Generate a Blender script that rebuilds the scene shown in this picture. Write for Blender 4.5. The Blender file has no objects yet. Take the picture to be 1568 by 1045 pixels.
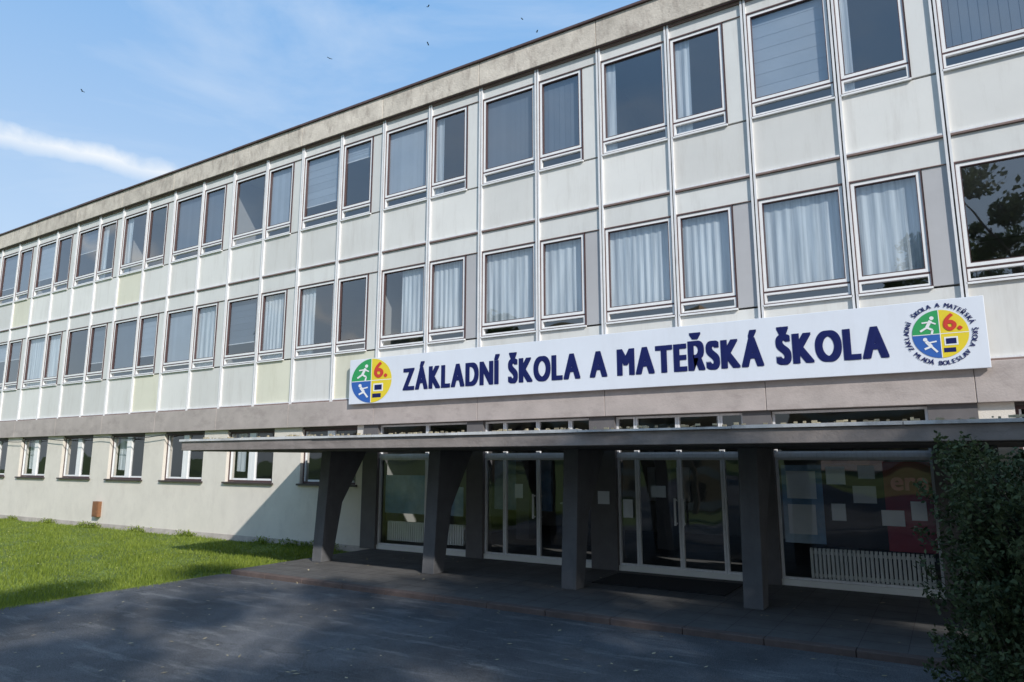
import bpy, math, random
import numpy as np
from mathutils import Vector
random.seed(4); rng=np.random.default_rng(7)
scene=bpy.context.scene
scene.view_settings.view_transform='Standard'; scene.view_settings.look='None'; scene.view_settings.exposure=0
COL=scene.collection

# ---------------------------------------------------------------- helpers
def link(o): COL.objects.link(o); return o
def empty(name,loc=(0,0,0)):
    e=bpy.data.objects.new(name,None); e.location=loc; return link(e)
def meshobj(name,verts,faces,mat,parent=None,smooth=False):
    me=bpy.data.meshes.new(name); me.from_pydata([tuple(v) for v in verts],[],faces); me.update()
    if smooth:
        me.polygons.foreach_set('use_smooth',[True]*len(me.polygons))
    o=bpy.data.objects.new(name,me); me.materials.append(mat); link(o)
    if parent: o.parent=parent
    return o
class MB:
    def __init__(s): s.v=[]; s.f=[]
    def box(s,x0,x1,y0,y1,z0,z1):
        if x0>x1:x0,x1=x1,x0
        if y0>y1:y0,y1=y1,y0
        if z0>z1:z0,z1=z1,z0
        b=len(s.v)
        s.v+=[(x0,y0,z0),(x1,y0,z0),(x1,y1,z0),(x0,y1,z0),(x0,y0,z1),(x1,y0,z1),(x1,y1,z1),(x0,y1,z1)]
        s.f+=[(b,b+3,b+2,b+1),(b+4,b+5,b+6,b+7),(b,b+1,b+5,b+4),(b+1,b+2,b+6,b+5),(b+2,b+3,b+7,b+6),(b+3,b,b+4,b+7)]
    def quad(s,*p):
        b=len(s.v); s.v+=list(p); s.f.append(tuple(range(b,b+len(p))))
    def frame(s,x0,x1,z0,z1,w,y0,y1):
        s.box(x0,x0+w,y0,y1,z0,z1); s.box(x1-w,x1,y0,y1,z0,z1)
        s.box(x0+w,x1-w,y0,y1,z0,z0+w); s.box(x0+w,x1-w,y0,y1,z1-w,z1)
    def make(s,name,mat,parent=None,bevel=0):
        if not s.v: return None
        o=meshobj(name,s.v,s.f,mat,parent)
        if bevel:
            m=o.modifiers.new('b','BEVEL'); m.width=bevel; m.segments=2; m.limit_method='ANGLE'
        return o

def newmat(name):
    m=bpy.data.materials.new(name); m.use_nodes=True
    nt=m.node_tree; return m,nt,nt.nodes,nt.links,nt.nodes['Principled BSDF']
def mat(name,col,rough=.8,var=.12,scale=3,stain=0,stcol=(.08,.07,.06),stscale=(1.5,1.5,.25),island=0,bump=.0,bscale=60,metal=0,col2=None,spec=None,st0=.5):
    m,nt,N,L,P=newmat(name)
    tc=N.new('ShaderNodeTexCoord')
    n=N.new('ShaderNodeTexNoise'); n.inputs['Scale'].default_value=scale; n.inputs['Detail'].default_value=8; n.inputs['Roughness'].default_value=.65
    L.new(tc.outputs['Object'],n.inputs['Vector'])
    mr=N.new('ShaderNodeMapRange'); mr.inputs['From Min'].default_value=.25; mr.inputs['From Max'].default_value=.75
    mr.inputs['To Min'].default_value=1-var; mr.inputs['To Max'].default_value=1+var
    L.new(n.outputs['Fac'],mr.inputs['Value'])
    vm=N.new('ShaderNodeVectorMath'); vm.operation='SCALE'
    if col2:
        mx=N.new('ShaderNodeMix'); mx.data_type='RGBA'; mx.inputs['A'].default_value=(*col,1); mx.inputs['B'].default_value=(*col2,1)
        n2=N.new('ShaderNodeTexNoise'); n2.inputs['Scale'].default_value=scale*.37; n2.inputs['Detail'].default_value=5
        L.new(tc.outputs['Object'],n2.inputs['Vector'])
        r2=N.new('ShaderNodeMapRange'); r2.inputs['From Min'].default_value=.38; r2.inputs['From Max'].default_value=.62
        L.new(n2.outputs['Fac'],r2.inputs['Value']); L.new(r2.outputs['Result'],mx.inputs['Factor'])
        L.new(mx.outputs['Result'],vm.inputs[0])
    else: vm.inputs[0].default_value=col
    L.new(mr.outputs['Result'],vm.inputs['Scale'])
    out=vm.outputs['Vector']
    if island:
        g=N.new('ShaderNodeNewGeometry'); m2=N.new('ShaderNodeMapRange'); m2.inputs['To Min'].default_value=1-island; m2.inputs['To Max'].default_value=1+island*.5
        L.new(g.outputs['Random Per Island'],m2.inputs['Value'])
        v2=N.new('ShaderNodeVectorMath'); v2.operation='SCALE'; L.new(out,v2.inputs[0]); L.new(m2.outputs['Result'],v2.inputs['Scale']); out=v2.outputs['Vector']
    if stain:
        mp=N.new('ShaderNodeMapping'); mp.inputs['Scale'].default_value=stscale; L.new(tc.outputs['Object'],mp.inputs['Vector'])
        ns=N.new('ShaderNodeTexNoise'); ns.inputs['Scale'].default_value=2.2; ns.inputs['Detail'].default_value=9; ns.inputs['Roughness'].default_value=.7
        L.new(mp.outputs['Vector'],ns.inputs['Vector'])
        rs=N.new('ShaderNodeMapRange'); rs.inputs['From Min'].default_value=st0; rs.inputs['From Max'].default_value=.78; rs.inputs['To Max'].default_value=stain
        L.new(ns.outputs['Fac'],rs.inputs['Value'])
        mx2=N.new('ShaderNodeMix'); mx2.data_type='RGBA'; L.new(rs.outputs['Result'],mx2.inputs['Factor']); L.new(out,mx2.inputs['A']); mx2.inputs['B'].default_value=(*stcol,1)
        out=mx2.outputs['Result']
    L.new(out,P.inputs['Base Color'])
    P.inputs['Roughness'].default_value=rough; P.inputs['Metallic'].default_value=metal
    if spec is not None: P.inputs['Specular IOR Level'].default_value=spec
    if bump:
        nb=N.new('ShaderNodeTexNoise'); nb.inputs['Scale'].default_value=bscale; nb.inputs['Detail'].default_value=4
        L.new(tc.outputs['Object'],nb.inputs['Vector'])
        bp=N.new('ShaderNodeBump'); bp.inputs['Strength'].default_value=bump; bp.inputs['Distance'].default_value=.02
        L.new(nb.outputs['Fac'],bp.inputs['Height']); L.new(bp.outputs['Normal'],P.inputs['Normal'])
    return m

M={}
M['panel']=mat('panel_cream',(.74,.72,.68),.5,.06,.6,stain=.45,stcol=(.46,.42,.37),stscale=(2,1,.25),island=.12,bump=.1,bscale=1.3)
M['panelY']=mat('panel_yellowed',(.73,.70,.57),.55,.06,.8,stain=.3,stcol=(.4,.35,.22),island=.05)
M['strip']=mat('strip_panel',(.71,.70,.67),.6,.06,.8,stain=.35,stcol=(.4,.37,.34),island=.08)
M['stripG']=mat('strip_panel_grey',(.46,.45,.455),.6,.08,1,island=.08)
M['alu']=mat('aluminium_mullion',(.78,.77,.77),.4,.08,4,stain=.4,stcol=(.4,.32,.3),stscale=(8,8,1))
M['gap']=mat('dark_gap',(.05,.04,.04),.9)
M['rail']=mat('brown_rail',(.22,.15,.13),.6,.25,3,stain=.3,stcol=(.38,.33,.3),stscale=(1,1,4))
M['brown']=mat('window_gasket_brown',(.085,.045,.045),.5,.2,5)
M['white']=mat('window_frame_white',(.86,.85,.84),.45,.05,3,stain=.25,stcol=(.46,.42,.4))
M['conc']=mat('roof_fascia_concrete',(.62,.55,.47),.9,.25,2.2,stain=.85,stcol=(.24,.19,.16),stscale=(2.2,2,.9),island=.14,bump=.4,bscale=20,st0=.49)
M['cap']=mat('roof_cap_metal',(.10,.06,.055),.5,.3,3)
M['beam']=mat('beam_render',(.44,.38,.35),.9,.16,1.5,stain=.65,stcol=(.23,.19,.175),stscale=(.8,1,1.6),bump=.2,bscale=30)
M['stucco']=mat('stucco_wall',(.74,.68,.60),.9,.07,1.3,stain=.4,stcol=(.5,.44,.39),stscale=(1,1,.6),bump=.35,bscale=70)
M['plinth']=mat('stucco_plinth',(.50,.44,.40),.9,.22,3,stain=.7,stcol=(.24,.19,.17),stscale=(1,1,1),bump=.4,bscale=40)
M['sill']=mat('dark_sill_and_head_shade',(.06,.045,.042),.5,.2)
M['canopy']=mat('canopy_concrete',(.28,.24,.22),.9,.25,2,stain=.7,stcol=(.11,.09,.08),stscale=(.6,1,3),bump=.3,bscale=25)
M['flash']=mat('canopy_flashing',(.62,.61,.60),.5,.3,2,stain=.8,stcol=(.2,.17,.16),stscale=(1.5,1,2))
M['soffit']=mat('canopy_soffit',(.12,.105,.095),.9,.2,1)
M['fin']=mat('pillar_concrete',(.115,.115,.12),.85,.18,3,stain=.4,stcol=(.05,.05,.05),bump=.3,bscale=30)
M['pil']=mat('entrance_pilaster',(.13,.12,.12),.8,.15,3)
M['inner']=mat('interior_wall',(.34,.33,.31),.9,.08,1)
M['ceil']=mat('interior_ceiling',(.42,.42,.41),.9,.05,1)
M['floor']=mat('interior_floor',(.12,.10,.09),.5,.1,1)
M['plat']=mat('platform_paving',(.10,.096,.092),.8,.3,2.5,stain=.6,stcol=(.05,.047,.045),stscale=(1,1,1),bump=.25,bscale=50)
M['edge']=mat('platform_edge',(.105,.075,.065),.85,.3,4,bump=.3)
M['kerb']=mat('kerb_concrete',(.10,.10,.08),.9,.3,5,bump=.3)
M['rad']=mat('radiator_white',(.82,.81,.76),.4,.04)
M['blind']=mat('blind_grey',(.36,.40,.45),.7,.1,1,island=.08)
M['blindD']=mat('blind_dark',(.13,.155,.19),.7,.1,1,island=.1)
M['blue']=mat('sign_blue',(.03,.12,.42),.5,.04); M['navy']=mat('sign_navy',(.010,.016,.10),.6,.05,spec=.2)
M['green']=mat('sign_green',(.03,.33,.10),.5,.04); M['yel']=mat('sign_yellow',(.80,.62,.03),.5,.04)
M['red']=mat('sign_red',(.62,.05,.03),.5,.04); M['signw']=mat('sign_white',(.74,.77,.83),.5,.03,1.2,stain=.2,stcol=(.55,.55,.57))
M['wpaint']=mat('sign_print_white',(.82,.82,.82),.5,.02)
M['paper']=mat('paper',(.82,.84,.86),.8,.05,5,island=.25); M['pblue']=mat('poster_blue',(.16,.30,.48),.7,.3,3,col2=(.42,.52,.6))
M['pred']=mat('poster_red',(.30,.025,.045),.6,.2,2); M['pink']=mat('poster_pink',(.9,.30,.36),.6)
M['mat']=mat('door_mat',(.02,.02,.022),.95,.3,30,bump=.6,bscale=200)
M['boxm']=mat('meter_box_brown',(.24,.11,.05),.6,.3,6)
M['black']=mat('black',(.015,.015,.015),.7)
M['leaf_dry']=mat('dry_leaf',(.40,.34,.22),.8,.3,8,island=.5)
M['bark']=mat('bark',(.11,.085,.065),.95,.3,6,bump=.6,bscale=20)
M['apt']=mat('apartment_render',(.52,.33,.18),.9,.1,.3); M['aptw']=mat('apartment_render_pale',(.5,.47,.4),.9,.1,.3)

def leafmat(name,c1,c2,trans=.35):
    m,nt,N,L,P=newmat(name)
    g=N.new('ShaderNodeNewGeometry'); tc=N.new('ShaderNodeTexCoord')
    n=N.new('ShaderNodeTexNoise'); n.inputs['Scale'].default_value=1.7; n.inputs['Detail'].default_value=3; L.new(tc.outputs['Object'],n.inputs['Vector'])
    ad=N.new('ShaderNodeMath'); ad.operation='ADD'; L.new(g.outputs['Random Per Island'],ad.inputs[0]); L.new(n.outputs['Fac'],ad.inputs[1])
    mr=N.new('ShaderNodeMapRange'); mr.inputs['From Min'].default_value=.35; mr.inputs['From Max'].default_value=1.65; L.new(ad.outputs[0],mr.inputs['Value'])
    mx=N.new('ShaderNodeMix'); mx.data_type='RGBA'; mx.inputs['A'].default_value=(*c1,1); mx.inputs['B'].default_value=(*c2,1); L.new(mr.outputs['Result'],mx.inputs['Factor'])
    L.new(mx.outputs['Result'],P.inputs['Base Color']); P.inputs['Roughness'].default_value=.6; P.inputs['Specular IOR Level'].default_value=.25
    t=N.new('ShaderNodeBsdfTranslucent'); L.new(mx.outputs['Result'],t.inputs['Color'])
    ms=N.new('ShaderNodeMixShader'); ms.inputs[0].default_value=trans; L.new(P.outputs[0],ms.inputs[1]); L.new(t.outputs[0],ms.inputs[2])
    L.new(ms.outputs[0],N['Material Output'].inputs['Surface']); return m
M['leaf']=leafmat('tree_leaves',(.03,.06,.015),(.10,.13,.03))
M['yew']=leafmat('shrub_leaves',(.016,.034,.013),(.11,.14,.06),.2)
M['grassb']=leafmat('grass_blades',(.11,.165,.02),(.31,.37,.06),.35)

def glassmat(name,base,mul,tint):
    m,nt,N,L,P=newmat(name); N.remove(P)
    g=N.new('ShaderNodeNewGeometry'); wn=N.new('ShaderNodeTexWhiteNoise'); wn.noise_dimensions='1D'; L.new(g.outputs['Random Per Island'],wn.inputs['W'])
    s=N.new('ShaderNodeVectorMath'); s.operation='SUBTRACT'; L.new(wn.outputs['Color'],s.inputs[0]); s.inputs[1].default_value=(.5,.5,.5)
    sc=N.new('ShaderNodeVectorMath'); sc.operation='SCALE'; sc.inputs['Scale'].default_value=.05; L.new(s.outputs[0],sc.inputs[0])
    tc=N.new('ShaderNodeTexCoord'); nn=N.new('ShaderNodeTexNoise'); nn.inputs['Scale'].default_value=1.1; nn.inputs['Detail'].default_value=1; L.new(tc.outputs['Object'],nn.inputs['Vector'])
    s3=N.new('ShaderNodeVectorMath'); s3.operation='SUBTRACT'; L.new(nn.outputs['Color'],s3.inputs[0]); s3.inputs[1].default_value=(.5,.5,.5)
    sc3=N.new('ShaderNodeVectorMath'); sc3.operation='SCALE'; sc3.inputs['Scale'].default_value=.03; L.new(s3.outputs[0],sc3.inputs[0])
    a=N.new('ShaderNodeVectorMath'); a.operation='ADD'; L.new(g.outputs['Normal'],a.inputs[0]); L.new(sc.outputs[0],a.inputs[1])
    a2=N.new('ShaderNodeVectorMath'); a2.operation='ADD'; L.new(a.outputs[0],a2.inputs[0]); L.new(sc3.outputs[0],a2.inputs[1])
    nm=N.new('ShaderNodeVectorMath'); nm.operation='NORMALIZE'; L.new(a2.outputs[0],nm.inputs[0])
    gl=N.new('ShaderNodeBsdfGlossy'); gl.inputs['Roughness'].default_value=.015; gl.inputs['Color'].default_value=(.95,.96,.98,1); L.new(nm.outputs[0],gl.inputs['Normal'])
    tr=N.new('ShaderNodeBsdfTransparent'); tr.inputs['Color'].default_value=(*tint,1)
    fr=N.new('ShaderNodeFresnel')
    # a thin pane reflects the same from both sides: cancel the inside/outside IOR flip
    io=N.new('ShaderNodeMapRange'); io.inputs['To Min'].default_value=1.52; io.inputs['To Max'].default_value=1/1.52; L.new(g.outputs['Backfacing'],io.inputs['Value']); L.new(io.outputs['Result'],fr.inputs['IOR'])
    ad=N.new('ShaderNodeMath'); ad.operation='MULTIPLY_ADD'; ad.inputs[1].default_value=mul; ad.inputs[2].default_value=base; ad.use_clamp=True; L.new(fr.outputs[0],ad.inputs[0])
    ms=N.new('ShaderNodeMixShader'); L.new(ad.outputs[0],ms.inputs[0]); L.new(tr.outputs[0],ms.inputs[1]); L.new(gl.outputs[0],ms.inputs[2])
    L.new(ms.outputs[0],N['Material Output'].inputs['Surface']); return m
M['glass']=glassmat('window_glass',.12,1.3,(.90,.93,.95))
M['glassD']=glassmat('entrance_glass',.02,1.1,(.90,.92,.93))
def curtainmat():
    m,nt,N,L,P=newmat('sheer_curtain'); P.inputs['Roughness'].default_value=.9
    tc=N.new('ShaderNodeTexCoord'); mp=N.new('ShaderNodeMapping'); mp.inputs['Scale'].default_value=(7,1,.3); L.new(tc.outputs['Object'],mp.inputs['Vector'])
    n=N.new('ShaderNodeTexNoise'); n.inputs['Scale'].default_value=2; n.inputs['Detail'].default_value=4; L.new(mp.outputs[0],n.inputs['Vector'])
    cr=N.new('ShaderNodeValToRGB'); cr.color_ramp.elements[0].position=.35; cr.color_ramp.elements[0].color=(.46,.50,.53,1); cr.color_ramp.elements[1].position=.62; cr.color_ramp.elements[1].color=(.80,.84,.86,1)  # dark and light vertical bands paint the shading of the folds into the colour
    L.new(n.outputs['Fac'],cr.inputs[0]); L.new(cr.outputs[0],P.inputs['Base Color'])
    t=N.new('ShaderNodeBsdfTranslucent'); t.inputs['Color'].default_value=(.8,.8,.8,1)
    ms=N.new('ShaderNodeMixShader'); ms.inputs[0].default_value=.15; L.new(P.outputs[0],ms.inputs[1]); L.new(t.outputs[0],ms.inputs[2]); L.new(ms.outputs[0],N['Material Output'].inputs['Surface']); return m
M['curt']=curtainmat()

# ---------------------------------------------------------------- school building
B=empty('school_building')
P_=3.125; X0=.42; H=P_/2
J=list(range(-15,4)); XL=X0+P_*J[0]; XR=X0+P_*(J[-1]+1)
Z={'roof':11.87,'fb':11.2,'w3t':10.86,'w3b':8.99,'s3b':8.68,'led':7.52,'w2t':7.02,'w2b':5.25,'s2b':5.0,'pb':3.72,'bb':3.08}
parts={k:MB() for k in ['panel','panelY','strip','stripG','alu','gap','rail','brown','white','conc','cap','beam','stucco','plinth','sill','glass','glassD','blind','blindD','inner','ceil','floor']}
curt=MB()
def curtain(x0,x1,z0,z1,y=.10,amp=.012):
    n=max(6,int((x1-x0)/.03)); ph=random.random()*6; k=random.uniform(30,42)
    b=len(curt.v)
    for i in range(n+1):
        x=x0+(x1-x0)*i/n; yy=y+amp*math.sin(k*x+ph+1.3*math.sin(5*x))
        curt.v+=[(x,yy,z0+.02*math.sin(3*x)),(x,yy*.6+y*.4,z1)]
    for i in range(n): curt.f.append((b+2*i,b+2*i+2,b+2*i+3,b+2*i+1))
def vblind(x0,x1,z0,z1,k='blind',y=.085):
    n=int((x1-x0)/.13)
    for i in range(n):
        a=x0+(x1-x0)*i/n; c=a+(x1-x0)/n*.97
        parts[k].quad((a,y,z0),(c,y+.006,z0),(c,y+.006,z1),(a,y,z1))
def roller(x0,x1,z0,z1,k='blind',y=.085):
    n=7
    for i in range(n):
        a=z0+(z1-z0)*i/n; b=z0+(z1-z0)*(i+1)/n
        parts[k].quad((x0,y,a),(x1,y,a),(x1,y+.004,b),(x0,y+.004,b))
    parts['alu'].box(x0,x1,y-.01,y+.012,z0-.025,z0)
def window(x0,x1,zb,zt,zs,floor,xc,j):
    W=parts
    W['brown'].frame(x0,x1,zs,zt,.018,-.03,.05)
    xi0,xi1=x0+.0185,x1-.0185
    W['white'].frame(xi0,xi1,zb,zt-.0185,.058,-.014,.05)
    W['brown'].frame(xi0+.0585,xi1-.0585,zb+.0585,zt-.077,.013,-.016,.045)
    W['brown'].box(xi0,xi1,-.02,.05,zb-.035,zb-.001)
    W['white'].frame(xi0,xi1,zs+.0185,zb-.036,.036,-.018,.05)
    W['glass'].quad((xi0+.04,.03,zb+.04),(xi1-.04,.03,zb+.04),(xi1-.04,.03,zt-.07),(xi0+.04,.03,zt-.07))
    W['glass'].quad((xi0+.03,.034,zs+.05),(xi1-.03,.034,zs+.05),(xi1-.03,.034,zb-.06),(xi0+.03,.034,zb-.06))
    W['white'].box(x0-.01,x1+.01,-.055,-.001,zs-.035,zs-.004)
    r=random.random(); k=random.choice(['blind','blindD','blindD'])
    if floor==2 and xc>-12.3:
        if -12.2<xc<-11 : curtain(x0+.1+.5,x1,zs+.3,zt)
        elif xc>1: pass
        else: curtain(x0,x1,zs+.25,zt)
    elif floor==2:
        if r<.25: roller(x0+.05,x1-.05,zb+.1+random.choice([0,.3,.9]),zt,k)
        elif r<.55: curtain(x0,x0+(x1-x0)*random.choice([.4,1,1]),zs,zt)
        elif r<.85: vblind(x0+.05,x1-.05,zb,zt,k)
    else:
        if r<.33: roller(x0+.05,x1-.05,zb+.08+random.choice([0,.3,.9,1.3]),zt,k)
        elif r<.45: curtain(x0,x0+(x1-x0)*random.choice([.2,.28,.35]),zs,zt)
        elif r<.88: vblind(x0+.05,x1-.05,zb,zt,k)
yellow={(-8,2,0),(-6,1,1),(-8,1,1),(-5,1,1),(-11,2,1)}
for j in J:
    x=X0+P_*j
    for hf in (0,1):
        a=x+H*hf+.05; b=x+H*(hf+1)-.05
        for fl,(zt,zb,zs) in {3:(Z['w3t'],Z['w3b'],Z['s3b']),2:(Z['w2t'],Z['w2b'],Z['s2b'])}.items():
            wb=b if hf==0 else b-.37
            window(a,wb,zb,zt,zs,fl,(a+b)/2,j)
            if hf==1:
                k='stripG' if (fl==2 and x>-13.5) else 'strip'
                parts[k].box(wb+.012,b,-.006,.06,zs,zt)
                parts['gap'].box(wb,wb+.012,.01,.05,zs,zt)
        k='panelY' if (j,2,hf) in yellow else 'panel'
        parts[k].box(a,b,-.004,.06,Z['led']+.055,Z['s3b']-.04)
        k='panelY' if (j,1,hf) in yellow else 'panel'
        parts[k].box(a,b,-.004,.06,Z['pb']+.04,Z['s2b']-.04)
        parts['strip'].box(a,b,-.008,.06,Z['w2t']+.02,Z['led']-.03)
        parts['strip'].box(a,b,-.008,.06,Z['w3t']+.02,Z['fb']-.07)
        parts['rail'].box(a,b,-.03,.06,Z['w2t']+.002,Z['w2t']+.014)
        parts['rail'].box(a,b,-.03,.06,Z['w3t']+.002,Z['w3t']+.014)
    for m in (0,1):
        c=x+H*m
        parts['alu'].box(c-.05,c-.012,-.055,.06,Z['pb'],Z['fb']-.001)
        parts['alu'].box(c+.012,c+.05,-.055,.06,Z['pb'],Z['fb']-.001)
        parts['gap'].box(c-.0118,c+.0118,-.03,.05,Z['pb'],Z['fb']-.001)
        for zz in (Z['led']-.005,Z['fb']-.045,Z['pb']+.02):
            parts['rail'].box(c+.0505,c+H-.0505,-.05,.05,zz-.018,zz+.016)
            parts['alu'].box(c+.0505,c+H-.0505,-.045,.05,zz+.0165,zz+.05)
    parts['conc'].box(x+.006,x+P_-.006,-.14,.3,Z['fb'],Z['roof']-.06+random.uniform(-.008,.008))
    parts['beam'].box(x+.004,x+P_-.004,-.10,.15,Z['bb'],Z['pb']-.003)
    parts['cap'].box(x+.003,x+P_-.003,-.19+random.uniform(-.01,.01),.4,Z['roof']-.05,Z['roof']+random.uniform(-.01,.012))
parts['cap'].box(XL,XR,-.120,-.02,Z['fb']-.02,Z['fb']-.0015)
parts['gap'].box(XL,XR,.0,.14,Z['bb']+.01,Z['pb']-.02); parts['gap'].box(XL,XR,-.08,.28,Z['fb']+.02,Z['roof']-.1)
for z0,z1 in ((Z['w2t']+.03,Z['s3b']-.045),(Z['pb']+.01,Z['s2b']-.045),(Z['w3t']+.03,Z['fb']-.003)):
    parts['inner'].box(XL,XR,.065,.075,z0,z1)
parts['ceil'].box(XL,XR,.16,9,Z['bb']+.02,Z['pb']+.05); parts['ceil'].box(XL,XR,.165,9,7.12,7.5); parts['ceil'].box(XL,XR,.31,12,11.0,11.75)
parts['inner'].box(XL,XR,5.5,5.7,3.8,7.1); parts['inner'].box(XL,XR,5.5,5.7,7.52,10.99)
for j in J[::2]:
    x=X0+P_*j+P_-.2
    parts['inner'].box(x-.07,x+.07,.17,5.49,3.78,7.11); parts['inner'].box(x-.07,x+.07,.17,5.49,7.51,10.99)
parts['stucco'].box(XL,XR,12,12.3,-.1,11.74); parts['stucco'].box(XL-.3,XL-.002,-.05,12.3,-.1,11.74); parts['stucco'].box(XR+.002,XR+.3,-.05,12.3,-.1,11.74)
def gwin(x0,x1,z0,z1):
    parts['brown'].frame(x0,x1,z0,z1,.05,.10,.17)
    c=(x0+x1)/2
    for a,b in ((x0+.051,c-.003),(c+.003,x1-.051)):
        parts['white'].box(a,a+.03,.11,.17,z0+.051,z1-.051) if a<c-.1 else parts['white'].box(a,a+.13,.09,.17,z0+.051,z1-.051)
        parts['white'].box(b-.03,b,.11,.17,z0+.051,z1-.051) if b>c+.1 else parts['white'].box(b-.13,b,.09,.17,z0+.051,z1-.051)
        parts['white'].box(a+.131,b-.131,.12,.17,z0+.051,z0+.10)
        parts['glassD'].quad((a+.02,.14,z0+.06),(b-.02,.14,z0+.06),(b-.02,.14,z1-.06),(a+.02,.14,z1-.06))
    parts['sill'].box(x0-.06,x1+.06,-.07,.1,z0-.05,z0-.002)
for j in J:
    x=X0+P_*j
    if j in (-4,-3,-2,-1): continue
    parts['stucco'].box(x+(0.0 if j>-5 else -.003),x+P_-.003,0,.3,.14,1.55)
    parts['plinth'].box(x+.0,x+P_,-.012,.3,-.3,.138)
    wl,wr=x+.47,x+2.5
    parts['stucco'].box(x-.003,wl,0,.3,1.551,Z['bb']-.002); parts['stucco'].box(wr,x+P_-.004,0,.3,1.551,Z['bb']-.002)
    gwin(wl,wr,1.6,Z['bb']-.06)
    parts['sill'].box(wl,wr,.04,.2,Z['bb']-.058,Z['bb']-.003)  # dark strip at the window head stands in for the shadow under the beam
    r=random.random()
    if r<.4: curtain(wl+.1,wl+.5,1.9,3.0,.3)
parts['inner'].box(XL,X0-P_*4-.4,5.5,5.7,-.1,3.1); parts['inner'].box(X0+.3,XR,5.5,5.7,-.1,3.1)
parts['inner'].box(X0-P_*4-.38,X0-P_*4-.2,.31,8,-.1,3.09); parts['inner'].box(X0+.1,X0+.25,.31,8,-.1,3.09)
parts['floor'].box(XL,X0-P_*4-.4,.31,5.5,.3,.4); parts['floor'].box(X0+.3,XR,.31,5.5,.3,.4)
parts['inner'].box(X0-P_*4-.19,X0+.09,7.6,7.8,0,3.09)
names={'panel':'spandrel_panels','panelY':'yellowed_spandrel_panels','strip':'strip_panels','stripG':'grey_strip_panels','alu':'mullions','gap':'joints','rail':'horizontal_rails','brown':'window_gaskets','white':'window_frames','conc':'roof_fascia','cap':'roof_cap','beam':'beam_band','stucco':'stucco_walls','plinth':'plinth','sill':'window_sills_and_head_shade','glass':'window_panes','glassD':'ground_floor_panes','blind':'window_blinds','blindD':'dark_window_blinds','inner':'interior_walls','ceil':'floor_slabs','floor':'interior_floors'}
for k,n in names.items():
    parts[k].make(n,M[k],B,bevel=.008 if k in('conc','beam') else 0)
curt.make('curtains',M['curt'],B)
mb=MB(); mb.box(-24.6,-24.25,-.12,-.002,.35,.85); mb.box(-24.57,-24.28,-.135,-.121,.38,.82); mb.make('meter_box',M['boxm'],B)
cv=bpy.data.curves.new('facade_cable','CURVE'); cv.dimensions='3D'; cv.bevel_depth=.012
sp=cv.splines.new('POLY'); pts=[(-36+i*.4,-.12,3.0-.10*abs(math.sin(i*.33))) for i in range(40)]
sp.points.add(len(pts)-1)
for i,p in enumerate(pts): sp.points[i].co=(*p,1)
o=bpy.data.objects.new('facade_cable',cv); cv.materials.append(M['black']); link(o); o.parent=B

# ---------------------------------------------------------------- entrance
G={k:MB() for k in ['alu','glassD','pil','sill','paper','pblue','pred','rad','dark','floor']}
for a,b in ((-12.46,-11.98),(-9.28,-8.84),(-6.22,-5.66),(-3.15,-2.65),(-.25,.42)):
    G['pil'].box(a,b,-.03,.35,.1,Z['bb']-.002)
def glz(x0,x1,z0,z1,y=.1,w=.04,d=.035):
    G['alu'].frame(x0,x1,z0,z1,w,y-d,y+d)
    G['glassD'].quad((x0+w*.8,y,z0+w*.8),(x1-w*.8,y,z0+w*.8),(x1-w*.8,y,z1-w*.8),(x0+w*.8,y,z1-w*.8))
zt=2.25
for bay in ([-11.98,-10.5,-9.28],[-8.84,-8.32,-7.48,-6.7,-6.22],[-5.66,-5.25,-4.4,-3.58,-3.15],[-2.65,-.25]):
    for i in range(len(bay)-1):
        a,b=bay[i],bay[i+1]
        glz(a+.003,b-.003,.2,zt)
        glz(a+.003,b-.003,zt+.07,Z['bb']-.02)
    G['rad'].box(bay[0],bay[-1],.03,.17,.1,.198)
    G['alu'].box(bay[0],bay[-1],.05,.15,zt+.002,zt+.068)
for x in (-7.56,-7.4,-4.48,-4.32):
    G['sill'].box(x-.018,x+.018,-.03,-.005,1.0,1.5); G['sill'].box(x-.018,x+.018,-.004,.058,1.02,1.05); G['sill'].box(x-.018,x+.018,-.004,.058,1.45,1.48)
def radiator(x0,x1,y,z0,z1):
    n=int((x1-x0)/.065)
    for i in range(n):
        x=x0+(x1-x0)*i/n
        G['rad'].box(x,x+.045,y,y+.09,z0,z1)
    G['rad'].box(x0,x1,y+.03,y+.07,z0+.05,z0+.10); G['rad'].box(x0,x1,y+.03,y+.07,z1-.1,z1-.05)
radiator(-2.2,-.35,.22,.2,.72); radiator(-11.8,-10.6,.22,.3,.75); radiator(-10.3,-9.5,.22,.3,.75)
def sheet(k,x0,x1,z0,z1,y): G[k].box(x0,x1,y,y+.006,z0,z1)
sheet('pblue',-2.58,-1.92,.8,2.12,.17)
sheet('paper',-2.5,-2.02,1.55,2.02,.155); sheet('paper',-2.5,-2.05,.95,1.45,.155)
for p in ((-1.85,-1.55,1.8,2.1),(-1.8,-1.58,1.2,1.48),(-1.45,-1.1,1.5,1.78),(-1.05,-.72,1.15,1.4),(-.62,-.4,1.25,1.55),(-1.35,-1.1,1.9,2.12)): sheet('paper',*p,.155)
sheet('pred',-.98,-.27,.75,2.18,.18)
sheet('pblue',-11.85,-10.6,.95,1.85,.17); sheet('pblue',-10.35,-9.5,.95,1.6,.17); sheet('paper',-10.2,-9.9,1.3,1.7,.16); sheet('paper',-6.62,-6.35,1.2,1.55,.045)
sheet('paper',-6.05,-5.8,1.35,1.6,-.04); sheet('paper',-3.0,-2.82,1.5,1.7,-.04); sheet('paper',-5.55,-5.35,1.1,1.45,.05)
sheet('paper',-5.0,-4.7,1.5,1.72,.13); sheet('paper',-8.1,-7.9,1.4,1.7,.13)
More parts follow.
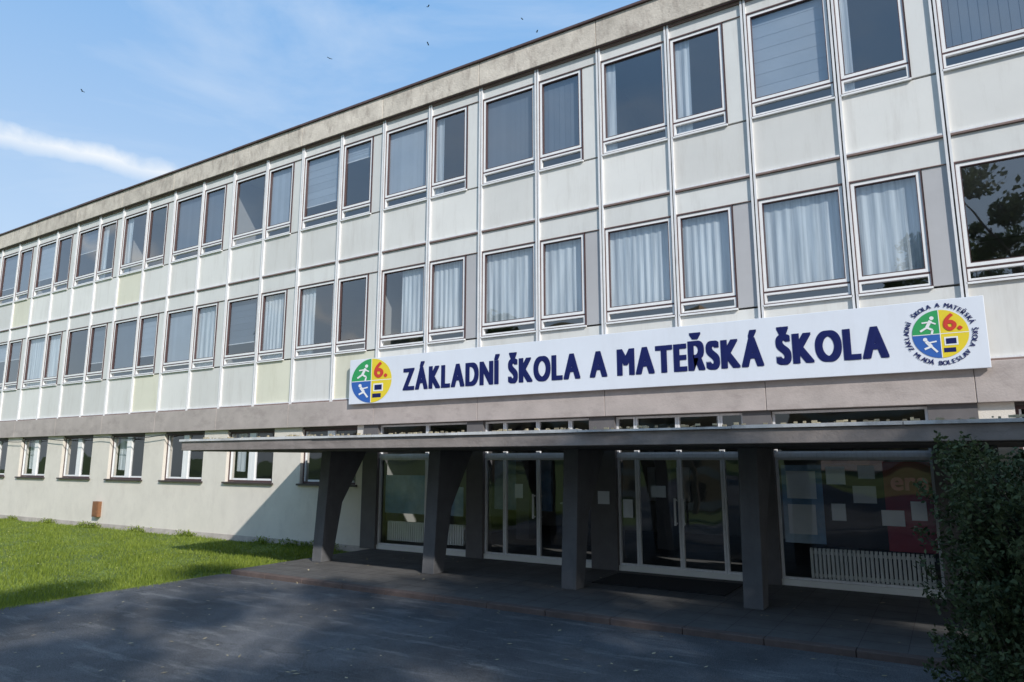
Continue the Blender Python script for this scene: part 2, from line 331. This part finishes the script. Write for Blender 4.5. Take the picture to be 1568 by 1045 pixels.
sheet('dark',-1.95,-.97,.75,2.2,.4)
G['dark'].box(-8.5,-7,3.2,3.4,.1,1.1); G['rad'].box(-8.6,-6.9,3.15,3.45,1.101,1.14)
G['pblue'].box(-11.5,-9.6,4.5,4.6,.8,2.2); G['paper'].box(-7.9,-6.6,7.5,7.58,1.0,2.0); G['paper'].box(-4.6,-4.2,7.5,7.58,1.0,2.0)
for x in (-10,-6,-2): G['pil'].box(x-.2,x+.2,3.6,4.0,.1,3.08)
for k,n,mk in (('alu','entrance_frames','alu'),('glassD','entrance_glass_panes','glassD'),('pil','entrance_pilasters','pil'),('sill','door_handles','alu'),('paper','notices','paper'),('pblue','posters','pblue'),('pred','bank_poster','pred'),('rad','radiators','rad'),('dark','notice_board','gap')):
    G[k].make(n,M[mk],B)

def textmesh(s,size,off=0,ext=.0):
    cu=bpy.data.curves.new('t','FONT'); cu.body=s; cu.size=size; cu.offset=off; cu.extrude=ext
    o=bpy.data.objects.new('t',cu); link(o); bpy.context.view_layer.update()
    me=bpy.data.meshes.new_from_object(o.evaluated_get(bpy.context.evaluated_depsgraph_get()))
    bpy.data.objects.remove(o); 
    vs=np.array([v.co[:] for v in me.vertices]) if len(me.vertices) else np.zeros((0,3))
    fs=[tuple(p.vertices) for p in me.polygons]; bpy.data.meshes.remove(me); return vs,fs
hv,_=textmesh('H',1,0); CH=hv[:,1].max()-hv[:,1].min()
def placetext(name,s,x0,x1,zb,cap,y,mt,parent,bx=.03,bz=.015,gp=.018,space=.10):
    # heavy lettering: every glyph is placed on its own, narrowed, and thickened by layered,
    # slightly shifted copies (0.4 mm apart)
    size=(cap-2*bz)/CH
    glyph=[]; 
    for ch in s:
        if ch==' ': glyph.append(None); continue
        v,f=textmesh(ch,size); v=v.copy(); v[:,0]-=v[:,0].min(); glyph.append((v,f,v[:,0].max()))
    nsp=s.count(' '); gap=bx*2+gp
    tot=sum(g[2] for g in glyph if g); avail=(x1-x0)-gap*(len(s)-1)-space*nsp-2*bx
    k=avail/tot
    V=[];F=[]; x=x0+bx
    for g in glyph:
        if g is None: x+=space+gap; continue
        v,f,w=g; q=0
        for ax in (-1,-.5,0,.5,1):
            for az in (-1,0,1):
                b=len(V); V+=[(x+a*k+ax*bx,y-.0004*q,zb+bz+h_+az*bz) for a,h_,c in v]; F+=[tuple(i+b for i in ff) for ff in f]; q+=1
        x+=w*k+gap
    return meshobj(name,V,F,mt,parent)
placetext('bank_lettering','era',-.88,-.32,1.72,.30,.172,M['pink'],B,.012,.008)

# ---------------------------------------------------------------- canopy + fins
C=empty('entrance_canopy')
cm=MB(); cm.box(-14.05,5.5,-3.9,-.105,2.41,2.60); cm.make('slab',M['canopy'],C,bevel=.01)
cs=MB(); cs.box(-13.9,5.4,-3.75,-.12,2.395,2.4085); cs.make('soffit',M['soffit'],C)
fl=MB(); x=-14.1
while x<5.5:
    w=random.uniform(1.4,2.2); t=random.uniform(-.012,.012)
    fl.box(x,x+w-.01,-3.94+t,-3.80,2.602,2.64+t); x+=w
fl.box(-14.1,-14.0,-3.79,-.11,2.602,2.64)
fl.make('edge_flashing',M['flash'],C)
db=MB()
for i in range(260):
    x=random.uniform(-14,5); y=random.uniform(-3.9,-3.3); s=random.uniform(.01,.03)
    db.box(x,x+s*random.uniform(1,3),y,y+s,2.655,2.66+s)
db.make('roof_debris',M['leaf_dry'],C)
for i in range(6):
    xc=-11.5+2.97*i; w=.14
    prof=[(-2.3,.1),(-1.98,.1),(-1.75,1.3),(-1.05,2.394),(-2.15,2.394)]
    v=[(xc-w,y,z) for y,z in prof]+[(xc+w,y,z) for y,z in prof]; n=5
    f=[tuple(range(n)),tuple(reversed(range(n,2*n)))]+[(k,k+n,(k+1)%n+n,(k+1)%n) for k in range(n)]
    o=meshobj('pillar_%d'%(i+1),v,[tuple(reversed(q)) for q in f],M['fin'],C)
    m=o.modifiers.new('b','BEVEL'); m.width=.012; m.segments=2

# ---------------------------------------------------------------- sign banner
S=empty('school_name_banner')
sb=MB(); sb.box(-12.85,.65,-.20,-.13,3.6,4.73); sb.make('board',M['signw'],S,bevel=.006)
sf=MB(); 
for xx in np.arange(-12.4,.6,1.5625): sf.box(xx,xx+.04,-.129,-.08,3.7,4.6)
sf.make('brackets',M['alu'],S)
YS=-.2025
placetext('lettering','ZÁKLADNÍ ŠKOLA A MATEŘSKÁ ŠKOLA',-11.07,-.70,3.86,.53,YS-.003,M['navy'],S,.037,.015)
def logo(cx,cz,r,sx,ring):
    L_={k:MB() for k in('green','yel','blue','red','wpaint','navy')}
    def T(a,b,lay): return (cx+a*sx,YS-.003*lay,cz+b)
    def poly(k,pts,lay): L_[k].quad(*[T(a,b,lay) for a,b in pts])
    def sector(k,a0,a1,lay,rr=r):
        pts=[(0,0)]+[(rr*math.cos(math.radians(a0+(a1-a0)*i/14)),rr*math.sin(math.radians(a0+(a1-a0)*i/14))) for i in range(15)]; poly(k,pts,lay)
    def stroke(k,p,w,lay):
        for (a,b),(c,d) in zip(p,p[1:]):
            a*=r;b*=r;c*=r;d*=r
            l=math.hypot(c-a,d-b); nx,ny=-(d-b)/l*w*r/2,(c-a)/l*w*r/2
            poly(k,[(a+nx,b+ny),(a-nx,b-ny),(c-nx,d-ny),(c+nx,d+ny)],lay)
    def dot(k,a,b,rad,lay): poly(k,[(a*r+rad*r*math.cos(t*math.pi/6),b*r+rad*r*math.sin(t*math.pi/6)) for t in range(12)],lay)
    sector('green',90,180,1); sector('yel',0,90,1); sector('blue',180,270,1); sector('yel',270,360,1)
    dot('wpaint',-.25,.68,.08,2); stroke('wpaint',[(-.3,.58),(-.45,.3)],.12,2.2); stroke('wpaint',[(-.45,.3),(-.25,.18),(-.3,.0)],.08,2.4); stroke('wpaint',[(-.45,.3),(-.7,.15)],.08,2.6)
    stroke('wpaint',[(-.32,.52),(-.12,.42)],.06,2.8); stroke('wpaint',[(-.36,.52),(-.62,.5)],.06,3.0)
    dot('wpaint',-.55,-.2,.08,2); stroke('wpaint',[(-.52,-.28),(-.35,-.5)],.13,2.2); stroke('wpaint',[(-.35,-.5),(-.6,-.6)],.08,2.4); stroke('wpaint',[(-.35,-.5),(-.15,-.75)],.08,2.6); stroke('wpaint',[(-.45,-.35),(-.15,-.3)],.06,2.8)
    poly('wpaint',[(.12*r,-.5*r),(.6*r,-.5*r),(.6*r,-.15*r),(.12*r,-.15*r)],2); poly('navy',[(.18*r,-.44*r),(.54*r,-.44*r),(.54*r,-.21*r),(.18*r,-.21*r)],3)
    poly('navy',[(.08*r,-.78*r),(.5*r,-.78*r),(.5*r,-.6*r),(.08*r,-.6*r)],2)
    stroke('wpaint',[(0,-.99),(0,.99)],.03,1.6); stroke('wpaint',[(-.99,0),(.99,0)],.03,1.5)
    v,f=textmesh('6.',r*.95); b0=v[:,0].min()
    for q,(ax,az) in enumerate(((0,0),(-.035,0),(.035,0),(0,.03),(0,-.03))):
        b=len(L_['red'].v); L_['red'].v+= [T(a-b0+.17*r+ax*r,bb+.14*r+az*r,3+.15*q) for a,bb,c in v]; L_['red'].f+=[tuple(i+b for i in ff) for ff in f]
    if ring:
        def arc(s,a0,a1,up,Rr,size):
            n=len(s)
            for i,ch in enumerate(s):
                if ch==' ': continue
                v,f=textmesh(ch,size)
                if len(v)==0: continue
                th=math.radians(a0+(a1-a0)*i/(n-1)); rot=th-math.pi/2 if up else th+math.pi/2; c,sn=math.cos(rot),math.sin(rot)
                xm=(v[:,0].max()+v[:,0].min())/2
                for q,ax in enumerate((-.005,.005)):
                    b=len(L_['navy'].v)
                    for a,bb,_ in v:
                        a=(a-xm)*.9+ax; L_['navy'].v.append(T(Rr*math.cos(th)+a*c-bb*sn,Rr*math.sin(th)+a*sn+bb*c,2+.2*q))
                    L_['navy'].f+=[tuple(w_+b for w_ in ff) for ff in f]
        arc('ZÁKLADNÍ ŠKOLA A MATEŘSKÁ ŠKOLA',207,-27,True,.43,.10); arc('MLADÁ BOLESLAV',222,318,False,.50,.10)
    e=empty('logo'); e.parent=S
    for k,mb_ in L_.items(): mb_.make('logo_'+k,M[k],e)
logo(-12.1,4.165,.55,1.22,0); logo(.03,4.18,.385,1.0,.425)

# ---------------------------------------------------------------- ground
def sheetobj(name,x0,x1,y0,y1,z,mt,nx=1,ny=1):
    v=[];f=[]
    for i in range(nx+1):
        for k in range(ny+1): v.append((x0+(x1-x0)*i/nx,y0+(y1-y0)*k/ny,z))
    for i in range(nx):
        for k in range(ny): a=i*(ny+1)+k; f.append((a,a+ny+1,a+ny+2,a+1))
    return meshobj(name,v,f,mt)
gm=mat('lawn_soil',(.12,.17,.03),.95,.3,1.5,stain=.4,stcol=(.12,.10,.04),stscale=(1,1,1),bump=.6,bscale=30,col2=(.09,.13,.025))
sheetobj('ground',-900,900,-900,900,-.02,gm)
am=mat('asphalt',(.10,.101,.106),.8,.4,1.4,stain=.9,stcol=(.24,.238,.23),stscale=(.35,1.8,1),bump=.9,bscale=120,col2=(.060,.060,.064),st0=.53)
nt=am.node_tree; N=nt.nodes; L=nt.links; P=N['Principled BSDF']
src=P.inputs['Base Color'].links[0].from_socket
tc=N.new('ShaderNodeTexCoord'); vo=N.new('ShaderNodeTexVoronoi'); vo.feature='DISTANCE_TO_EDGE'; vo.inputs['Scale'].default_value=.28
nw=N.new('ShaderNodeTexNoise'); nw.inputs['Scale'].default_value=1.2; nw.inputs['Detail'].default_value=8; nw.inputs['Roughness'].default_value=.7; L.new(tc.outputs['Object'],nw.inputs['Vector'])
vadd=N.new('ShaderNodeVectorMath'); vadd.operation='MULTIPLY_ADD'; L.new(nw.outputs['Color'],vadd.inputs[0]); vadd.inputs[1].default_value=(1.4,1.4,1.4); L.new(tc.outputs['Object'],vadd.inputs[2]); L.new(vadd.outputs[0],vo.inputs['Vector'])
mr=N.new('ShaderNodeMapRange'); mr.inputs['From Min'].default_value=.001; mr.inputs['From Max'].default_value=.006; mr.inputs['To Min'].default_value=.35; L.new(vo.outputs['Distance'],mr.inputs['Value'])
mx=N.new('ShaderNodeMix'); mx.data_type='RGBA'; mx.inputs['A'].default_value=(.03,.03,.028,1); L.new(src,mx.inputs['B']); L.new(mr.outputs['Result'],mx.inputs['Factor'])
sp_=N.new('ShaderNodeTexNoise'); sp_.inputs['Scale'].default_value=90; sp_.inputs['Detail'].default_value=3; L.new(tc.outputs['Object'],sp_.inputs['Vector'])
m5=N.new('ShaderNodeMapRange'); m5.inputs['From Min'].default_value=.3; m5.inputs['From Max'].default_value=.7; m5.inputs['To Min'].default_value=.4; m5.inputs['To Max'].default_value=1.75; L.new(sp_.outputs['Fac'],m5.inputs['Value'])
v5=N.new('ShaderNodeVectorMath'); v5.operation='SCALE'; L.new(mx.outputs['Result'],v5.inputs[0]); L.new(m5.outputs['Result'],v5.inputs['Scale']); L.new(v5.outputs[0],P.inputs['Base Color'])
AZ=.02
sheetobj('asphalt_forecourt',-12.2,40,-32,-3.92,AZ,am)
pl=empty('entrance_platform')
pb=MB(); pb.box(-12.1,.42+P_*2,-3.78,-.001,-.1,.1); pb.box(-12.1+.35,.2,0.0,7.6,-.1,.098); pb.make('paving',M['plat'],pl)
pe=MB(); x=-12.1
while x<6.5: pe.box(x+.003,x+.997,-3.92,-3.783,-.1,.102); x+=1
pe.make('edge_kerb',M['edge'],pl,bevel=.012)
pj=MB()
for xx in np.arange(-11.6,6.4,.5): pj.box(xx,xx+.006,-3.78,-.05,.0995,.1012)
for yy in np.arange(-3.4,-.1,.5): pj.box(-12.09,6.5,yy,yy+.006,.0996,.1014)
pj.make('paving_joints',M['gap'],pl)
dm=MB(); dm.box(-5.5,-3.2,-1.55,-.35,.103,.12); dm.make('door_mat',M['mat'],None,bevel=.005)
kb=MB(); y=-32
while y<-3.95: kb.box(-12.28,-12.2,y+.004,min(y+1,-3.94)-.004,-.2,.024); y+=1
kb.make('lawn_kerb',M['kerb'],None,bevel=.01)
n=130000
gx=-12.20-(rng.random(n)**1.35)*26+.12*(rng.random(n)**4); gy=-rng.random(n)*10.5-.02
ov=rng.random(n)<.012; gx[ov]=-12.2+rng.normal(0,.06,ov.sum())
h=rng.uniform(.035,.085,n)*(1+.5*np.sin(gx*2.1+gy*1.7)*np.sin(gy*1.3-gx*.6)); w=rng.uniform(.006,.013,n); a=rng.uniform(0,np.pi,n)
lx=rng.normal(0,.03,n); ly=rng.normal(0,.03,n)
V=np.empty((n,3,3)); c=np.cos(a)*w; s=np.sin(a)*w
V[:,0]=np.stack([gx-c,gy-s,np.full(n,-.025)],1); V[:,1]=np.stack([gx+c,gy+s,np.full(n,-.025)],1); V[:,2]=np.stack([gx+lx,gy+ly,-.02+h],1)
def trimesh(name,V,mt,parent=None,k=3):
    n=V.shape[0]; me=bpy.data.meshes.new(name); me.vertices.add(n*k); me.vertices.foreach_set('co',V.reshape(-1))
    me.loops.add(n*k); me.loops.foreach_set('vertex_index',np.arange(n*k,dtype=np.int32)); me.polygons.add(n)
    me.polygons.foreach_set('loop_start',np.arange(0,n*k,k,dtype=np.int32)); me.polygons.foreach_set('loop_total',np.full(n,k,dtype=np.int32))
    me.update(calc_edges=True); me.materials.append(mt); o=bpy.data.objects.new(name,me); link(o)
    if parent: o.parent=parent
    return o
trimesh('lawn_grass',V,M['grassb'])
def leafquads(C_,size,flat=False):
    n=len(C_); u=rng.normal(size=(n,3)); 
    if flat: u[:,2]*=.1
    u/=np.linalg.norm(u,axis=1)[:,None]; t=rng.normal(size=(n,3)); 
    v=np.cross(u,t) if not flat else np.cross(np.tile([0,0,1.],(n,1)),u); v/=np.linalg.norm(v,axis=1)[:,None]
    s=rng.uniform(.6,1.2,n)[:,None]*size
    V=np.empty((n,4,3)); V[:,0]=C_-u*s; V[:,1]=C_+v*s*.55; V[:,2]=C_+u*s; V[:,3]=C_-v*s*.55; return V
dn=700; D_=np.stack([-12.6-rng.random(dn)*16,-rng.random(dn)*9-.3,rng.uniform(.05,.09,dn)],1)
trimesh('lawn_flowers',leafquads(D_,.022,True),mat('dandelion',(.7,.62,.25),.8,.3,8,island=.5),k=4)
dn=200; D_=np.stack([rng.uniform(-12,2,dn),rng.uniform(-10,-3.9,dn),np.full(dn,AZ+.008)],1)
D2=np.stack([rng.uniform(-12,2,60),rng.uniform(-3.7,-.4,60),np.full(60,.108)],1)
trimesh('fallen_leaves',leafquads(np.vstack([D_,D2]),.035,True),M['leaf_dry'],k=4)
wn=3500; wx=rng.choice(np.array([-33,-30.2,-27.5,-25.1,-24.5,-22,-19.4,-16,-14.9,-14.2,-13.5]),wn)+rng.normal(0,.22,wn)
W_=np.stack([wx,-np.abs(rng.normal(.08,.06,wn)),rng.uniform(-.02,.2,wn)*rng.random(wn)],1)
trimesh('wall_weeds',leafquads(W_,.03),M['grassb'],k=4)

# ---------------------------------------------------------------- trees
def limb(mb,p0,p1,r0,r1,k=7):
    p0=Vector(p0);p1=Vector(p1); d=(p1-p0).normalized(); u=d.orthogonal().normalized(); v=d.cross(u); b=len(mb.v)
    for p,r in((p0,r0),(p1,r1)):
        for i in range(k):
            t=2*math.pi*i/k; mb.v.append(tuple(p+(u*math.cos(t)+v*math.sin(t))*r))
    for i in range(k): mb.f.append((b+i,b+(i+1)%k,b+k+(i+1)%k,b+k+i))
def tree_meshes(h,r,rz,nleaf,size,nclump=60,seed=1):
    rs=np.random.default_rng(seed); t=MB(); zc=h-rz
    limb(t,(0,0,-.1),(.1,.05,zc*.5),.28,.22); limb(t,(.1,.05,zc*.5),(0,.1,zc),.22,.15); limb(t,(0,.1,zc),(.1,0,h-.6),.15,.04)
    cl=[]
    while len(cl)<nclump:
        p=rs.uniform(-1,1,3)
        if .25<np.linalg.norm(p)<1: cl.append(p*np.array([r*.86,r*.86,rz*.86])+np.array([0,0,zc]))
    for c in cl[::2]:
        z0=min(c[2]-.3,zc*.55+rs.random()*rz); limb(t,(0.05,.06,max(z0,zc*.4)),tuple(c),.07,.015,5)
    cl=np.array(cl); idx=rs.integers(0,len(cl),nleaf); rad=rs.uniform(.45,1.15,len(cl))*r*.24
    d=rs.normal(size=(nleaf,3)); d/=np.linalg.norm(d,axis=1)[:,None]; d*=(rs.random(nleaf)**.5)[:,None]*rad[idx][:,None]; d[:,2]*=.75
    return t,leafquads(cl[idx]+d,size)
tA=tree_meshes(12.6,5.2,3.4,17000,.14,56,3); tB=tree_meshes(15.5,4.8,5.2,14000,.20,80,5); tC=tree_meshes(12.2,5.0,3.2,6000,.14,21,11)
_cache={}
def tree(key,tm,loc,s=1,rot=0):
    e=empty('deciduous_tree',loc); e.scale=(s,s,s); e.rotation_euler=(0,0,rot)
    if key not in _cache:
        a=tm[0].make('trunk',M['bark'],e); b=trimesh('crown',tm[1],M['leaf'],e,k=4); _cache[key]=(a.data,b.data)
    else:
        for nme,d in zip(('trunk','crown'),_cache[key]):
            o=bpy.data.objects.new(nme,d); link(o); o.parent=e
tree('C',tC,(2.4,-15.1,-.02)); tree('A',tA,(8.7,-13.0,-.02),1,2); tree('A',tA,(13.5,-13.5,-.02),1,4)
for i,(x,y,s) in enumerate(((2,-44,1.1),(12,-36,1.2),(-20,-50,1.0),(-38,-46,1.1),(-52,-52,1.0),(22,-40,1.1),(-70,-48,1.1))): tree('B',tB,(x,y,-.02),s,i*1.3)
# shrub: loose upright sprays around several stems
cx,cy=.68,-5.75
sh=empty('evergreen_shrub'); st=MB(); CC=[]; rs=np.random.default_rng(21)
for i in range(400):
    a=rs.uniform(0,2*np.pi); z0=rs.uniform(.0,2.0); r0=.32+.27*rs.random(); zf=z0/2.0
    L0=rs.uniform(.35,.8)*(1-.25*zf); out=rs.uniform(.35,1.0)*(1-.4*zf)
    p0=np.array([cx+r0*math.cos(a),cy+r0*math.sin(a),z0]); dr=np.array([math.cos(a)*out,math.sin(a)*out,rs.uniform(.4,1.1)]); dr/=np.linalg.norm(dr); p1=p0+dr*L0
    limb(st,tuple(p0-dr*.2),tuple(p1),.008,.003,4)
    m=135; t=rs.random(m)**.75; c=p0+(p1-p0)*t[:,None]; c+=rs.normal(size=(m,3))*(.08*(1.15-t)+.012)[:,None]; CC.append(c)
CC=np.vstack(CC)
trimesh('foliage',leafquads(CC,.026),M['yew'],sh,k=4)
for i in range(9):
    a=i*.7; limb(st,(cx+.1*math.cos(a),cy+.1*math.sin(a),-.05),(cx+.4*math.cos(a),cy+.4*math.sin(a),1.8),.035,.01,6)
st.make('stems',M['bark'],sh)
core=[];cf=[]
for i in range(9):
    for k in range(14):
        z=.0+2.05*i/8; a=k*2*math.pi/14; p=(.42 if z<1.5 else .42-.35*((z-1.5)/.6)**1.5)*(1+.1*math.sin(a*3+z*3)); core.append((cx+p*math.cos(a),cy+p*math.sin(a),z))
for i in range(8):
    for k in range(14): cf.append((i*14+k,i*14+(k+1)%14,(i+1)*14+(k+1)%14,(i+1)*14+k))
meshobj('dark_core',core,cf,mat('shrub_inner',(.01,.014,.008),1,.4,20),sh)  # near-black hull added to block gaps, standing in for the shaded inside

# apartment block behind the camera (seen only in reflections)
A=empty('apartment_block'); ab=MB(); aw=MB(); ag=MB()
for (x0,x1,y,h) in ((-75,-22,-66,19),(-14,26,-72,20)):
    ab.box(x0,x1,y-12,y,0,h); nf=int(h/2.9)
    for fl_ in range(nf):
        aw.box(x0-.01,x1+.01,y+.0,y+.05,fl_*2.9+.1,fl_*2.9+.9)
        for xx in np.arange(x0+1.2,x1-2,3.2): ag.box(xx,xx+1.8,y+.01,y+.06,fl_*2.9+1.0,fl_*2.9+2.4)
ab.make('walls',M['apt'],A); aw.make('bands',M['aptw'],A); ag.make('windows',M['gap'],A)

# birds in flight
for i,o_ in enumerate(((-37.1,32,43.3),(-37.4,32.5,39.9),(-31.1,36.5,39.5),(-64.7,16.3,35.6),(-29.8,36.7,42.1),(-28.8,37.6,41),(-45.2,27.9,38.6))):
    v_=[(-.10,0,0),(.12,0,0),(0,.03,.03),(0,-.03,-.02),(.02,.26,.08),(-.08,.24,.09),(.02,-.26,.08),(-.08,-.24,.09),(.06,0,.02),(-.05,0,.02)]
    f_=[(0,2,1),(0,1,3),(8,4,5,9),(8,9,7,6)]
    o=meshobj('bird',v_,f_,M['black']); o.location=o_; o.rotation_euler=(random.uniform(-.3,.3),0,random.uniform(0,6))

# ---------------------------------------------------------------- light, world, camera
sd=Vector((-1.27,.80,-1.0)).normalized()
sl=bpy.data.lights.new('sun','SUN'); sl.energy=4.3; sl.angle=math.radians(1.2); sl.color=(1,.965,.91)
so=bpy.data.objects.new('sun',sl); so.rotation_euler=sd.to_track_quat('-Z','Y').to_euler(); so.location=(20,-20,30); link(so)
w=bpy.data.worlds.new('World'); scene.world=w; w.use_nodes=True; N=w.node_tree.nodes; L=w.node_tree.links
bg=N['Background']; bg.inputs['Strength'].default_value=.15
sky=N.new('ShaderNodeTexSky'); sky.sky_type='NISHITA'; sky.sun_disc=False; sky.sun_elevation=math.asin(-sd.z); sky.sun_rotation=math.atan2(-sd.x,-sd.y)
sky.air_density=1.1; sky.dust_density=1.5; sky.ozone_density=1.6
tc=N.new('ShaderNodeTexCoord')
def math_(op,a=None,b=None,clamp=False):
    m=N.new('ShaderNodeMath'); m.operation=op; m.use_clamp=clamp
    for i,q in enumerate((a,b)):
        if q is None: continue
        if isinstance(q,(int,float)): m.inputs[i].default_value=q
        else: L.new(q,m.inputs[i])
    return m.outputs[0]
# thin high haze: paler towards the horizon
sx=N.new('ShaderNodeSeparateXYZ'); L.new(tc.outputs['Generated'],sx.inputs[0])
hz=N.new('ShaderNodeMapRange'); hz.inputs['From Min'].default_value=.05; hz.inputs['From Max'].default_value=.62; L.new(sx.outputs['Z'],hz.inputs['Value'])
hc=N.new('ShaderNodeMix'); hc.data_type='RGBA'; hc.inputs['A'].default_value=(4.9,5.7,6.5,1); hc.inputs['B'].default_value=(1.4,3.3,6.2,1); L.new(hz.outputs['Result'],hc.inputs['Factor'])
mh=N.new('ShaderNodeMix'); mh.data_type='RGBA'; mh.inputs['Factor'].default_value=.8; L.new(sky.outputs[0],mh.inputs['A']); L.new(hc.outputs['Result'],mh.inputs['B'])
n1=N.new('ShaderNodeTexNoise'); n1.inputs['Scale'].default_value=2.6; n1.inputs['Detail'].default_value=7; n1.inputs['Roughness'].default_value=.55; n1.inputs['Distortion'].default_value=.4
mp=N.new('ShaderNodeMapping'); mp.inputs['Scale'].default_value=(1,1,3); L.new(tc.outputs['Generated'],mp.inputs['Vector']); L.new(mp.outputs[0],n1.inputs['Vector'])
mr=N.new('ShaderNodeMapRange'); mr.inputs['From Min'].default_value=.5; mr.inputs['From Max'].default_value=.85; mr.inputs['To Max'].default_value=.5; L.new(n1.outputs['Fac'],mr.inputs['Value'])
dt=N.new('ShaderNodeVectorMath'); dt.operation='DOT_PRODUCT'; L.new(tc.outputs['Generated'],dt.inputs[0]); dt.inputs[1].default_value=(-.343,.117,-.932)
n2=N.new('ShaderNodeTexNoise'); n2.inputs['Scale'].default_value=28; n2.inputs['Detail'].default_value=5; L.new(tc.outputs['Generated'],n2.inputs['Vector'])
off=math_('MULTIPLY',math_('SUBTRACT',n2.outputs['Fac'],.5),.022)
ab_=math_('ABSOLUTE',math_('ADD',dt.outputs['Value'],off))
core_=math_('SUBTRACT',1.0,math_('DIVIDE',ab_,.016),True)
core_=math_('MULTIPLY',math_('POWER',core_,.8),math_('ADD',n2.outputs['Fac'],.3),True)
fac=math_('MAXIMUM',mr.outputs['Result'],core_)
mx=N.new('ShaderNodeMix'); mx.data_type='RGBA'; L.new(fac,mx.inputs['Factor']); L.new(mh.outputs['Result'],mx.inputs['A']); mx.inputs['B'].default_value=(6.2,6.5,6.8,1)
L.new(mx.outputs['Result'],bg.inputs['Color'])
cam=bpy.data.cameras.new('camera'); cam.sensor_width=36; cam.lens=36*1065/1568; cam.clip_end=3000; cam.clip_start=.05
co=bpy.data.objects.new('camera',cam); co.location=(0,-13,2.2); co.rotation_euler=(math.radians(99.75),0,math.radians(31.9)); link(co); scene.camera=co
